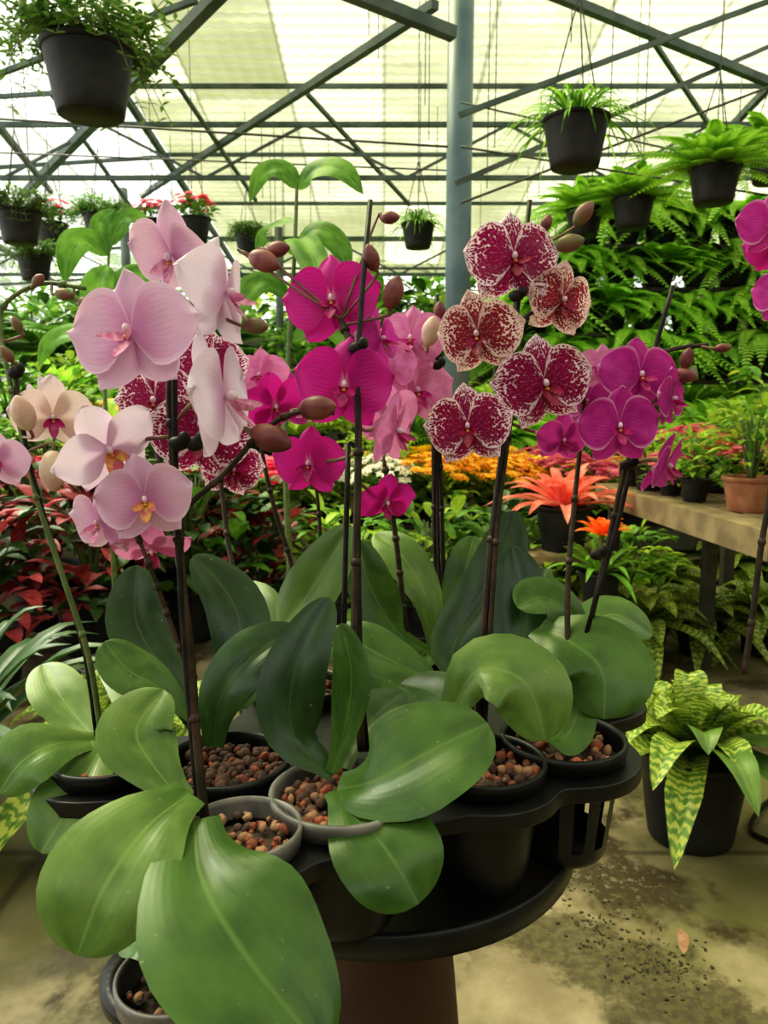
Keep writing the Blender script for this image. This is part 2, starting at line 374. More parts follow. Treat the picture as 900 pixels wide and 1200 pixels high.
# left orchid, cream
orchid((128,880,ZR,.055,.10,{}),
 [([(118,868,.745),(65,872,.70),(25,893,.68),(-2,930,.67)],.062,L_or2),
  ([(122,872,.735),(102,905,.70),(78,950,.67),(48,1000,.65)],.066,L_or2),
  ([(112,865,.76),(88,838,.78),(66,808,.80),(50,778,.83)],.058,L_or2),
  ([(130,870,.75),(165,850,.80),(150,800,.86),(120,770,.9)],.05,L_or)],
 [([(120,872,.74),(104,770,.74),(75,680,.74),(45,590,.74),(28,520,.74),(12,450,.74),(0,380,.75),(10,352,.75),(50,332,.74),(100,338,.73)],.0028,M_stemg)],
 [(62,488,.76,96,'cream',25,-15,0),(-4,540,.70,75,'pale',20,0,0),(45,475,.80,72,'white',-40,0,0)],
 [(27,484,.70,44,-.2,1,M_budc),(62,552,.72,50,.1,-1,M_budc),(75,345,.73,24,1,-.1,M_budg),(45,328,.73,20,.6,.4,M_budg),(20,380,.74,20,-.3,1,M_budg),(8,415,.73,22,-.3,.6,M_budg),(100,355,.73,22,1,-.3,M_budg)],
 stakes=[[(114,868,.745),(95,745,.745),(38,560,.74),(18,440,.74)]],clips=[(18,437,.73)])
# left-back orchid, dark leaves, spotted
orchid((265,888,ZR,.058,.105,dict(nchip=190,mats=[M_chip2,M_chip2,M_chip,M_chip2])),
 [([(232,850,.73),(195,790,.74),(160,730,.76),(160,662,.78)],.060,L_or3),
  ([(240,850,.74),(280,780,.76),(275,710,.78),(228,650,.80)],.062,L_or3),
  ([(228,840,.71),(185,805,.70),(150,785,.70),(122,752,.71)],.05,L_or),
  ([(250,875,.70),(258,820,.70),(295,770,.71),(350,735,.74)],.058,L_or3),
  ([(255,850,.76),(290,800,.80),(330,790,.82),(350,760,.85)],.045,L_or)],
 [([(232,870,.74),(222,740,.76),(205,640,.79),(185,540,.82),(180,470,.84)],.003),
  ([(245,870,.76),(285,740,.80),(268,640,.84),(258,560,.86),(245,470,.87)],.003)],
 [(183,470,.83,108,'spot',-12,0,10,dict(lip='wine')),(243,430,.86,98,'spot',10,10,0,dict(lip='wine')),(235,510,.83,122,'spot',15,-5,-8,dict(lip='wine')),(272,550,.88,80,'spot',30,-15,-8,dict(lip='wine'))],
 [])
# front centre orchid, magenta
orchid((402,925,ZR,.061,.11,dict(rimmat=M_potg,nchip=230,mats=[M_chip2,M_chip,M_chip3,M_chip2])),
 [([(395,925,.655),(440,915,.63),(505,880,.63),(572,848,.65)],.098,L_or),
  ([(398,925,.65),(425,960,.61),(462,1010,.58),(490,1060,.57)],.084,L_or),
  ([(392,905,.665),(345,865,.67),(345,790,.68),(386,700,.70)],.060,L_or3),
  ([(388,905,.66),(405,850,.66),(412,790,.665),(400,730,.67)],.034,L_or),
  ([(400,900,.68),(420,860,.72),(450,830,.75),(475,810,.78)],.05,L_or3)],
 [([(424,880,.68),(416,760,.685),(418,620,.69),(420,500,.70),(414,420,.71),(400,375,.73)],.0036)],
 [(389,352,.74,116,'magenta',-6,4,4),(403,452,.70,118,'magenta',4,0,-4),(362,543,.74,88,'magenta',-8,-6,0),(453,588,.73,74,'magenta',20,-30,0),(445,398,.75,80,'vivid',58,5,0),(463,505,.74,94,'pink',62,-10,0)],
 [(435,302,.72,32,-.3,1,M_budr),(461,343,.72,40,.3,1,M_budr),(457,255,.74,24,1,0,M_budr),(310,306,.74,42,1,-.4,M_budr),(326,292,.75,30,1,.1,M_budr)],
 stakes=[[(430,880,.685),(421,740,.685),(420,420,.705),(434,235,.73)],[(404,870,.70),(403,740,.70),(408,520,.71)]],clips=[(418,408,.70)])
# behind centre-left, pink
orchid((350,800,ZR,.055,.10,{}),
 [([(310,765,.90),(335,735,.87),(372,680,.86),(412,615,.86)],.068,L_or2),
  ([(345,780,.88),(320,740,.92),(300,700,.96),(255,690,1.0)],.05,L_or),
  ([(350,785,.88),(400,750,.86),(450,770,.84),(512,802,.84)],.062,L_or),
  ([(345,790,.86),(310,790,.84),(275,815,.83),(262,832,.82)],.045,L_or)],
 [([(350,795,.93),(345,680,.95),(320,590,.95),(305,510,.95),(312,450,.93)],.003),([(360,795,.93),(375,650,.96),(370,560,.96)],.0028)],
 [(305,440,.92,66,'pink',-10,0,0),(322,475,.88,84,'magenta',30,-30,15),(335,470,.93,76,'vivid',-20,10,0),(300,480,.95,60,'pink',-20,-10,0)],
 [])
# back centre, pale pink
orchid((510,762,ZR,.058,.11,dict(nchip=60)),
 [([(505,765,.98),(465,740,.93),(435,690,.92),(418,632,.93)],.060,L_or),
  ([(510,760,.99),(500,700,1.0),(470,650,1.02),(440,625,1.05)],.058,L_or2),
  ([(515,755,1.0),(535,700,1.02),(548,660,1.03),(555,628,1.05)],.055,L_or),
  ([(505,770,.96),(478,790,.92),(452,800,.88),(420,800,.84)],.055,L_or)],
 [([(515,760,1.04),(510,640,1.04),(508,520,1.02),(506,430,1.0),(492,395,.98)],.0034),([(522,760,1.04),(518,600,1.04),(515,520,1.02),(512,430,1.0)],.003),([(475,740,.95),(465,640,.95),(450,540,.95)],.0036)],
 [(482,398,.97,88,'pink',-15,10,0),(488,458,.98,96,'pink',15,0,10),(455,430,.97,78,'pink',-25,0,0),(455,488,.92,84,'pink',20,-25,10)],
 [(505,388,.93,36,.2,1,M_budc),(515,365,.98,24,0,1,M_budr)],
 stakes=[[(518,760,1.03),(513,600,1.03),(512,345,1.0)]],clips=[(512,428,.97)])
# centre-right orchid, spotted
orchid((565,888,ZR,.058,.115,dict(nchip=180)),
 [([(528,835,.74),(560,785,.73),(615,800,.72),(640,868,.71)],.086,L_or2),
  ([(560,870,.72),(530,830,.74),(505,810,.78),(470,800,.82)],.06,L_or3),
  ([(545,800,.84),(530,760,.86),(575,690,.88),(604,598,.90)],.072,L_or3),
  ([(560,800,.82),(600,760,.84),(612,700,.86),(600,640,.88)],.06,L_or3)],
 [([(560,870,.75),(565,770,.76),(575,640,.77),(590,520,.78),(603,420,.79),(605,350,.80),(612,300,.80)],.0036),([(566,870,.75),(575,730,.76),(584,600,.77),(600,480,.785),(610,380,.79),(650,360,.80)],.0028)],
 [(602,303,.78,118,'spot',4,4,4,dict(lip='wine')),(658,352,.80,94,'brown',22,-6,-10,dict(lip='wine')),(560,392,.76,106,'brown',-22,-8,8,dict(lip='wine')),(638,450,.75,118,'spot',8,-4,12,dict(lip='wine')),(549,500,.73,104,'spot',-14,-2,6,dict(lip='wine')),(660,515,.80,66,'vivid',10,-20,0)],
 [(684,250,.80,32,.6,.8,M_budg),(668,285,.80,34,1,.2,M_budg),(640,262,.80,22,.4,1,M_budr)],
 stakes=[[(563,870,.755),(573,680,.765),(600,420,.785),(621,235,.80)]],clips=[(605,347,.78),(590,385,.79)])
# right orchid, vivid
orchid((660,862,ZR,.060,.115,dict(slots=True)),
 [([(632,735,.82),(665,750,.79),(705,785,.765),(708,843,.75)],.105,L_or),
  ([(688,745,.83),(662,712,.83),(632,700,.83),(606,712,.82)],.056,L_or),
  ([(640,800,.80),(668,830,.77),(655,860,.75),(640,868,.74)],.06,L_or),
  ([(650,810,.82),(635,760,.86),(620,700,.90),(640,665,.92)],.06,L_or)],
 [([(668,850,.78),(665,700,.80),(672,600,.82),(680,520,.83),(684,440,.84)],.003),
  ([(672,850,.78),(690,740,.80),(712,640,.80),(730,560,.80),(742,520,.80),(760,440,.80),(780,412,.80),(830,404,.80)],.003)],
 [(750,440,.77,94,'vivid',8,4,0),(726,500,.75,98,'vivid',-6,0,0),(786,468,.77,76,'vivid',52,0,0),(780,545,.76,84,'vivid',48,-20,10),(703,430,.80,60,'pink',-30,10,0),(690,470,.84,64,'vivid',-30,0,0)],
 [(805,420,.78,26,.1,1,M_budr),(803,440,.78,28,1,-.2,M_budr),(847,408,.79,18,1,0,M_budr)],
 stakes=[[(686,745,.79),(730,590,.79),(765,420,.80),(789,335,.80)]],clips=[(700,650,.785),(735,545,.785)])
# bottom-left pot
PB=(205,1140,.61,.040)
orchid((PB[0],PB[1],PB[2],PB[3],.085,dict(rimmat=M_potg)),[([(200,1150,.545),(185,1120,.55),(165,1105,.56),(140,1110,.57)],.026,L_or)],[],[],[])
orchid((690,805,ZR,.05,.10,{}),[([(700,790,.90),(690,740,.93),(720,720,.95),(765,745,.95)],.06,L_or2),([(700,790,.90),(660,760,.95),(640,700,1.0),(590,680,1.03)],.055,L_or)],[],[],[])
# right-edge orchid spray
orchid(None,[],[([(872,790,.74),(882,720,.74),(892,640,.74),(905,560,.74),(915,420,.74),(912,300,.72),(905,240,.72)],.003)],
 [(905,262,.68,80,'vivid',-20,0,0),(908,290,.70,70,'magenta',-30,-20,0),(915,345,.70,70,'vivid',-40,0,0)],[],name='orchid_flower_spike')
# ------------------------------------------------------------ stand
holes=[(283,968,.046),(128,880,.055),(265,888,.058),(402,925,.061),(350,800,.055),(510,762,.058),(565,888,.058),(660,862,.060),(690,805,.05)]
H=[(onz(a,b,ZR),r) for a,b,r in holes]
cx,cy=0.0,.76; PZ=.660
def rout(th):
    best=.17; dx,dy=math.cos(th),math.sin(th)
    for c,r in H:
        rr=r+.014; px,py=c.x-cx,c.y-cy; b=px*dx+py*dy; q=rr*rr-(px*px+py*py-b*b)
        if q>0 and b>0: best=max(best,b+math.sqrt(q))
    return best
n=240; ro=[rout(6.28318*i/n) for i in range(n)]
for _ in range(3): ro=[(ro[i-1]+ro[i]*2+ro[(i+1)%n])/4 for i in range(n)]
cu=bpy.data.curves.new('tray_plate','CURVE'); cu.dimensions='2D'; cu.fill_mode='BOTH'; cu.extrude=.006; cu.bevel_depth=.0015
def poly(pts):
    s=cu.splines.new('POLY'); s.points.add(len(pts)-1); s.use_cyclic_u=True
    for i,p in enumerate(pts): s.points[i].co=(p[0],p[1],0,1)
poly([(cx+ro[i]*math.cos(6.28318*i/n),cy+ro[i]*math.sin(6.28318*i/n)) for i in range(n)])
for c,r in H:
    poly([(c.x+r*.955*math.cos(6.28318*i/48),c.y+r*.955*math.sin(6.28318*i/48)) for i in range(48)])
cu.materials.append(M_pot)
stand=bpy.data.objects.new('orchid_display_stand',None); sc.collection.objects.link(stand)
pl=bpy.data.objects.new('tray_plate',cu); sc.collection.objects.link(pl); pl.location=(0,0,PZ-.004); pl.parent=stand
mb=MB()
SX,SY=cx+.0,cy+.03
mb.lathe(V((SX,SY,0)),[(0,.545),(.175,.545),(.185,.54),(.16,.525),(.10,.505),(.08,.48),(.077,.40),(.09,.25),(.12,.08),(.17,.02),(.175,0),(0,0)],M_ped_st,56)
o=mb.obj('pedestal'); o.parent=stand
mb=MB(); mb.lathe(V((SX,SY,0)),[(0,.5595),(.19,.5595),(.200,.566),(.204,.564),(.204,.542),(.196,.538),(0,.546)],M_pot,64)
for a in range(6):
    t=a*1.047+.3; p=V((SX+.1*math.cos(t),SY+.1*math.sin(t),0)); mb.tube([p+V((0,0,.56)),p+V((0,0,PZ-.008))],.008,M_pot,10)
pb=onz(PB[0],PB[1],PB[2]-.02); mb.lathe(V((pb.x,pb.y,pb.z)),[(PB[3]*.97,-.006),(PB[3]+.012,-.006),(PB[3]+.012,.004),(PB[3]*.97,.004),(PB[3]*.97,-.006)],M_pot,40)
dv=(V((SX,SY,0))-V((pb.x,pb.y,0))).normalized(); mb.box(pb+dv*(PB[3]+.005),V((SX,SY,.555))-dv*.14,.03,.008,M_pot)
o=mb.obj('lower_disc'); o.parent=stand
# ------------------------------------------------------------ plant library
def put_pot(mb,r,h,mat=M_pot2): pot(mb,V((0,0,h)),r,h,mat,fill=None)
def fern(mb,z0,n,L,droop,mat=L_fern,np=22,lw=.12,lo=.2,hi=1.35):
    for k in range(n):
        a=k*2.39996+R.uniform(-.3,.3); l=L*R.uniform(.65,1.1); el=R.uniform(lo,hi); d=V((math.cos(a),math.sin(a),0))
        pts=[]; 
        for i in range(13):
            t=i/12; pts.append(V((0,0,z0))+d*(l*t*math.cos(el)*(1+.25*t)+.02)+V((0,0,l*(t*math.sin(el)-droop*t*t*(.55+.3*math.sin(el))))))
        mb.tube(pts,(.0025,.001),mat,3,cap=False)
        C=cr(pts,np+2); sd=d.cross(up)
        kk=mb.mi(mat)
        for i in range(2,np+1):
            t=i/(np+1); w=L*lw*math.sin(math.pi*(t**.6)*.97+.05)+.004; tg=(C[min(i+1,np+1)]-C[i-1]).normalized(); hw=tg*(l/np*.46)
            for sg in (-1,1):
                b=len(mb.v); tip=C[i]+sd*sg*w+tg*w*.35-up*w*.18; mid=C[i]+sd*sg*w*.5+tg*w*.12
                for p,uvc in ((C[i]-hw*.6,(0,.3)),(mid-hw,(.5,.0)),(tip,(1,.5)),(mid+hw,(.5,1)),(C[i]+hw*.6,(0,.7))):
                    mb.v.append(tuple(p)); mb.uv.append(uvc)
                mb.f.append((b,b+1,b+2,b+3,b+4)); mb.m.append(kk)
def bush(mb,z0,n,rad,ht,ll,lw,mats,prof='lanc',inner=.2):
    for k in range(n):
        a=R.random()*6.283; q=math.sqrt(R.random()); h=R.uniform(inner,1)
        rr=rad*q*math.sqrt(max(.05,1-(h*.8)**2)); p=V((rr*math.cos(a),rr*math.sin(a),z0+ht*h))
        d=V((math.cos(a+R.uniform(-.7,.7)),math.sin(a+R.uniform(-.7,.7)),R.uniform(-.2,.9))).normalized(); l=ll*R.uniform(.6,1.2)
        mb.leaf([p,p+d*l*.5+up*l*.06,p+d*l-up*l*.15],l*lw,R.choice(mats),hint=up,n=5,m=3,prof=prof,fold=.2,droop=.2)
    for k in range(max(5,n//12)):
        a=R.random()*6.283; q=rad*R.random()*.7; mb.tube([V((0,0,z0-.02)),V((q*.4*math.cos(a),q*.4*math.sin(a),z0+ht*.5)),V((q*math.cos(a),q*math.sin(a),z0+ht*.9))],(.006,.002),M_stemg,4,res=5)
def rosette(mb,z0,n,L,w,mat,lo=.25,hi=1.3,arch=.8,nn=9,mm=5):
    for k in range(n):
        t=k/n; a=k*2.39996+R.uniform(-.2,.2); el=lo+(hi-lo)*t+R.uniform(-.1,.1); l=L*R.uniform(.8,1.1)*(1-.25*t); d=V((math.cos(a),math.sin(a),0))
        pts=[V((0,0,z0))+d*(l*s*math.cos(el)+.01)+up*(l*(s*math.sin(el)-arch*.5*s*s*s)) for s in (0,.25,.5,.75,1)]
        mb.leaf(pts,w,mat if not isinstance(mat,list) else R.choice(mat),hint=(up*.8-d*.6),n=nn,m=mm,prof='strap',fold=.3,droop=.3)
def blooms(mb,z0,n,rad,ht,fr,mat,np=6):
    for k in range(n):
        a=R.random()*6.283; q=rad*math.sqrt(R.random()); p=V((q*math.cos(a),q*math.sin(a),z0+ht*(1-.35*(q/rad)**2)+R.uniform(-.02,.03)))
        nrm=V((math.cos(a)*.5*q/rad,math.sin(a)*.5*q/rad-.3,1)).normalized(); x=nrm.orthogonal().normalized(); y=nrm.cross(x); kk=mb.mi(mat)
        for lay in range(2):
            for i in range(np):
                t=6.283*(i+.5*lay)/np; f=fr*(1-.35*lay); dd=x*math.cos(t)+y*math.sin(t); e=nrm.cross(dd); b=len(mb.v); o_=nrm*(.004+.006*lay)
                for pt in (p+o_,p+o_+dd*f*.6-e*f*.36+nrm*f*.2,p+o_+dd*f+nrm*f*.1,p+o_+dd*f*.6+e*f*.36+nrm*f*.2): mb.v.append(tuple(pt)); mb.uv.append((.5,.5))
                mb.f.append((b,b+1,b+2,b+3)); mb.m.append(kk)
        mb.ell(p+nrm*.01,(x*fr*.2,y*fr*.2,nrm*fr*.15),M_cal,6,4)
def lib(fn,name):
    mb=MB(); fn(mb); return mb.mesh(name)
def mk_fern(mb): put_pot(mb,.11,.16); fern(mb,.16,52,.52,1.15,lo=.0)
def mk_fern2(mb): put_pot(mb,.11,.15); fern(mb,.15,44,.44,.85,lo=.1)
def mk_fernd(mb): put_pot(mb,.11,.15); fern(mb,.15,44,.46,1.0,lo=.0,mat=L_bush)
def mk_bush(m,ll=.12,rad=.26,ht=.42,n=190,lw=.45):
    def f(mb): put_pot(mb,.12,.19); bush(mb,.15,n,rad,ht,ll,lw,m,inner=.05)
    return f
def mk_flow(c,m=None):
    def f(mb): put_pot(mb,.1,.12); bush(mb,.09,130,.21,.2,.08,.5,m or [L_bush,L_lime],inner=.0); blooms(mb,.15,84,.24,.19,.038,FL[c])
    return f
def mk_ros(mat,n=30,L=.38,w=.045,**k):
    def f(mb): put_pot(mb,.105,.17); rosette(mb,.16,n,L,w,mat,**k)
    return f
M_guz=leafmat('guzmania_red',(.85,.08,.01),(.97,.28,.05),(.9,.3,.1),tr=.35,veins=2)
def mk_guz(mb):
    put_pot(mb,.1,.16); rosette(mb,.15,24,.36,.035,L_bush,lo=.2,hi=1.0); mb.tube([V((0,0,.15)),V((0,0,.36))],.01,M_stemg,6); rosette(mb,.34,22,.17,.04,M_guz,lo=.3,hi=1.4,arch=.5)
F1=lib(mk_fern,'fern_a');F2=lib(mk_fern2,'fern_b');F3=lib(mk_fernd,'fern_c')
B1=lib(mk_bush([L_bush,L_bush,L_lime]),'bush_a');B2=lib(mk_bush([L_bush,L_dk],.18,.3,.6,150,.4),'bush_b');B3=lib(mk_bush([L_lime],.09,.24,.3,220,.5),'bush_lime')
B4=lib(mk_bush([L_red,L_red,L_dk],.13,.25,.34,170,.4),'bush_red'); B5=lib(mk_bush([L_dk,L_bush],.14,.3,.5,200,.45),'bush_dark')
FY=lib(mk_flow('yellow',[L_lime]),'fy');FO=lib(mk_flow('orange'),'fo');FR=lib(mk_flow('red'),'fr');FW_=lib(mk_flow('white'),'fw');FP=lib(mk_flow('pinkf'),'fp')
RB=lib(mk_ros(L_fern,26,.5,.06,lo=.5,hi=1.4,arch=.5),'birdsnest');RL=lib(mk_ros(L_lime,30,.42,.05,lo=.4,hi=1.4),'ros_lime')
RN=lib(mk_ros(L_band,30,.34,.075,lo=-.05,hi=1.3,arch=.95,nn=12,mm=7),'banded')
def mk_rn2(mb): put_pot(mb,.112,.19); rosette(mb,.18,36,.31,.068,[L_band,L_band,L_band,L_or2],lo=.15,hi=1.4,arch=1.0,nn=14,mm=7)
RN2=lib(mk_rn2,'banded_b')
RP=lib(mk_ros(L_pinkfol,34,.34,.045,lo=.15,hi=1.2,arch=.6),'rosette_red')
RD=lib(mk_ros(L_dk,26,.62,.045,lo=.6,hi=1.45,arch=.7),'strap_dark'); GZ=lib(mk_guz,'guz')
def mk_palm(mb):
    put_pot(mb,.16,.26); 
    for i in range(3): mb.tube([V((0,0,.2)),V((.06*i-.06,.03*i,.9)),V((.12*i-.12,.05*i,1.4))],(.02,.012),M_stemg,6,res=6)
    fern(mb,1.3,22,.9,.7,L_bush,26,.22)
PA=lib(mk_palm,'palm')
def mk_tree(mb):
    put_pot(mb,.15,.25); bush(mb,.5,320,.55,1.35,.24,.38,[L_bush,L_bush,L_lime,L_dk]); mb.tube([V((0,0,.2)),V((.03,0,.9)),V((0,.03,1.7))],(.02,.008),M_stem,6,res=6)
TR=lib(mk_tree,'tree')
names={F1:'potted_fern',F2:'potted_fern',F3:'potted_fern',B1:'potted_shrub',B2:'potted_shrub',B3:'potted_lime_shrub',B4:'potted_croton',B5:'potted_shrub',FY:'potted_yellow_flowers',FO:'potted_orange_marigolds',FR:'potted_red_impatiens',FW_:'potted_white_chrysanthemum',FP:'potted_pink_flowers',RB:'potted_birds_nest_fern',RL:'potted_lime_bromeliad',RN:'potted_banded_bromeliad',RN2:'potted_banded_bromeliad',RP:'potted_red_bromeliad',RD:'potted_dracaena',GZ:'potted_guzmania',PA:'potted_palm',TR:'potted_ficus_tree'}
def put(me,x,y,z=0,s=1,rot=None): return inst(me,names[me],(x,y,z),R.uniform(0,6.28) if rot is None else rot,s)
def putpx(me,px,py,z,s=1):
    p=onz(px,py,z); return put(me,p.x,p.y,z,s)
putpx(RN2,808,978,0,1.15)
for px,py,me,s in [(818,765,RN,.95),(893,765,RN,1.0),(745,785,RN,1.1),(690,775,RN,1.15),(650,765,B1,.85),(770,715,RN,1.0),(850,705,RN,1.2),(905,700,B1,.9),(730,735,B1,.8)]: putpx(me,px,py,0,s)
# left near
put(RD,-.98,1.55,0,1.1); put(RD,-1.15,1.95,0,1.0); put(RN,-.62,1.75,0,1.25); put(B4,-1.45,2.7,0,1.25)
for x,y,me,s in [(-1.75,3.0,B4,1.3),(-1.2,3.1,B4,1.3),(-1.55,3.5,B4,1.5),(-.85,3.3,B5,1.2),(-1.0,3.7,B4,1.4),(-.55,3.4,B4,1.1),(-.15,3.3,B1,1.0),(.2,3.2,B1,1.0),(.5,3.3,B5,.9)]: put(me,x,y,0,s)
def bench(x0,x1,y,z,dep,mat,name):
    mb=MB(); k=max(2,int(dep/.14))
    for i in range(k): 
        yy=y-dep/2+dep*(i+.5)/k; mb.box((x0,yy,z-.015),(x1,yy,z-.015),dep/k*.85,.03,mat)
    for yy in (y-dep/2+.03,y+dep/2-.03): mb.box((x0,yy,z-.065),(x1,yy,z-.065),.04,.07,mat)
    q=max(2,int((x1-x0)/1.3)+1)
    for i in range(q):
        xx=x0+.06+(x1-x0-.12)*i/(q-1)
        for yy in (y-dep/2+.03,y+dep/2-.03): mb.box((xx,yy,0),(xx,yy,z-.03),.05,.05,mat)
    return mb.obj(name,flat=True)
# wooden bench receding on the right
mb=MB()
for i in range(5): mb.box((1.07+.13*i,2.0,.665),(.98+.13*i,3.35,.665),.11,.03,M_wood)
mb.box((1.03,2.0,.63),(.94,3.35,.63),.03,.06,M_wood)
for x,y in ((1.25,2.9),(1.0,3.3),(1.6,2.1),(1.5,3.3)): mb.box((x,y,0),(x,y,.65),.045,.045,M_bench)
mb.obj('wooden_bench',flat=True)
mb=MB(); pot(mb,V((0,0,.11)),.085,.11,M_terra,fill=None); bush(mb,.09,150,.17,.24,.08,.3,[L_lime,L_bush]); ob=mb.obj('potted_herb',(1.16,2.42,.68))
for x,y,me,s in [(1.09,2.68,B1,.42),(1.08,2.88,FP,.45),(1.06,3.06,B3,.5),(1.05,3.25,RP,.55),(1.32,2.72,FP,.55),(1.3,3.0,RP,.8),(1.52,2.95,B1,.8),(1.5,2.5,RB,.7),(1.3,3.25,FP,.7),(1.36,2.2,B1,.5)]: put(me,x,y,.68,s)
def stool(x,y,z,w=.3):
    mb=MB(); mb.box((x-w/2,y,z-.015),(x+w/2,y,z-.015),w,.03,M_wood)
    for a in (-1,1):
        for b in (-1,1): mb.box((x+a*w*.42,y+b*w*.42,0),(x+a*w*.42,y+b*w*.42,z-.03),.035,.035,M_wood)
    mb.obj('plant_stool',flat=True)
stool(.72,3.05,.44); put(RP,.72,3.05,.44,1.05); stool(.78,2.72,.30,.24); put(GZ,.78,2.72,.30,.74)
# flower bench
bench(-3.2,2.4,4.3,.38,.8,M_bench,'plant_bench')
x=-3.0
while x<2.3:
    for yy in (4.02,4.32,4.58):
        px=450+900*x/yy
        if px<210: me=R.choice([FR,B4,B1,B3,FP])
        elif px<330: me=R.choice([FR,FR,FR,FP])
        elif px<420: me=R.choice([FW_,FW_,FR])
        elif px<500: me=R.choice([FW_,FW_,FY,B3])
        elif px<620: me=FO if yy<4.4 else FY
        elif px<690: me=R.choice([FP,FW_,FP,FY])
        else: me=R.choice([B1,FP,RL,RP])
        put(me,x+R.uniform(-.03,.03),yy,.38,R.uniform(.9,1.1))
    x+=.33
bench(-4.2,3.6,5.7,.62,.8,M_bench,'plant_bench')
x=-4.0
while x<3.5:
    for yy in (5.5,5.95): put(R.choice([B1,B3,FY,B2,F2,RL,F1,FR,FY,RL]) if x<.3 else R.choice([RL,RB,F2,RB,F1,B3,F1]),x,yy,.62,R.uniform(.95,1.25))
    x+=.38
bench(-5.5,3.9,7.4,.8,.9,M_bench,'plant_bench')
x=-5.3
while x<3.4:
    for yy in (7.15,7.6): put(R.choice([B1,B3,B3,F1,RB,RL,F2,F1]) if x<.5 else R.choice([RB,F2,F1,RL]),x,yy,.8,R.uniform(1.1,1.6) )
    x+=.45
x=-7
while x<3.2:
    put(R.choice([TR,TR,PA]),x,9.3+R.uniform(-.3,.3),0,R.uniform(1.0,1.35)); put(R.choice([TR,PA]),x+.3,10.3,0,R.uniform(1.1,1.45)); x+=.75
mb=MB()
tiers=((6.55,1.25),(6.75,1.65),(6.95,2.05),(7.15,2.45))
for yy,z in tiers: mb.box((1.0,yy,z-.02),(3.9,yy,z-.02),.26,.035,M_bench)
for xx in (1.05,2.4,3.85):
    mb.box((xx,7.25,0),(xx,7.25,2.43),.05,.05,M_bench); mb.box((xx,6.45,0),(xx,6.45,1.23),.05,.05,M_bench)
    for yy,z in tiers: mb.box((xx,yy-.1,z-.05),(xx,7.25,z-.05),.04,.04,M_bench)
mb.obj('tiered_plant_rack',flat=True)
for (yy,z),x0 in zip(tiers,(1.0,1.15,1.3,1.7)):
    x=x0+.1
    while x<3.6: put(R.choice([F1,F1,F2,F1,F3]),x,yy-.05,z,R.uniform(1.1,1.5)); x+=.33
# ------------------------------------------------------------ tall saplings
mb=MB()
b=W(345,480,1.9); b.z=0
pot(mb,b+V((0,0,.22)),.12,.22,M_pot2,fill=None)
q=[b+V((0,0,.15)),W(335,560,1.9),W(338,420,1.9),W(345,300,1.9),W(348,215,1.9)]
mb.tube(q,(.009,.004),M_stemg,8,res=20)
for pts,w in [([(348,222,1.9),(370,200,1.86),(400,200,1.82),(426,228,1.8)],.075),([(348,222,1.9),(332,200,1.9),(308,203,1.9),(292,238,1.88)],.06),([(345,290,1.9),(370,270,1.85),(398,290,1.82),(408,330,1.8)],.065),
   ([(344,300,1.9),(352,280,1.8),(372,320,1.7),(370,350,1.66)],.07),([(342,350,1.9),(310,330,1.88),(285,350,1.85),(272,385,1.84)],.065),([(340,400,1.9),(375,380,1.9),(400,395,1.9),(420,430,1.9)],.065),([(346,260,1.9),(325,262,1.95),(310,275,2.0),(300,300,2.0)],.05)]:
    mb.leaf([W(*p) for p in pts],w*1.1,L_bush,prof='lanc')
mb.obj('potted_rubber_sapling')
mb=MB(); b=W(125,480,2.3); b.z=0
pot(mb,b+V((0,0,.22)),.12,.22,M_pot2,fill=None)
mb.tube([b+V((0,0,.15)),W(128,560,2.3),W(122,420,2.3),W(128,290,2.3)],(.009,.004),M_stemg,8,res=20)
for pts,w in [([(126,300,2.3),(100,280,2.25),(82,295,2.2),(75,332,2.2)],.09),([(128,290,2.3),(140,262,2.3),(160,255,2.3),(175,275,2.3)],.07),([(126,310,2.3),(115,330,2.2),(112,360,2.15),(118,385,2.1)],.08),([(127,300,2.3),(118,272,2.3),(122,255,2.3),(135,245,2.3)],.06),([(125,340,2.3),(155,320,2.3),(180,335,2.3),(195,365,2.3)],.07),([(124,400,2.3),(90,390,2.3),(60,400,2.3),(45,430,2.3)],.07)]:
    mb.leaf([W(*p) for p in pts],w*1.1,L_bush,prof='lanc')
mb.obj('potted_rubber_sapling')
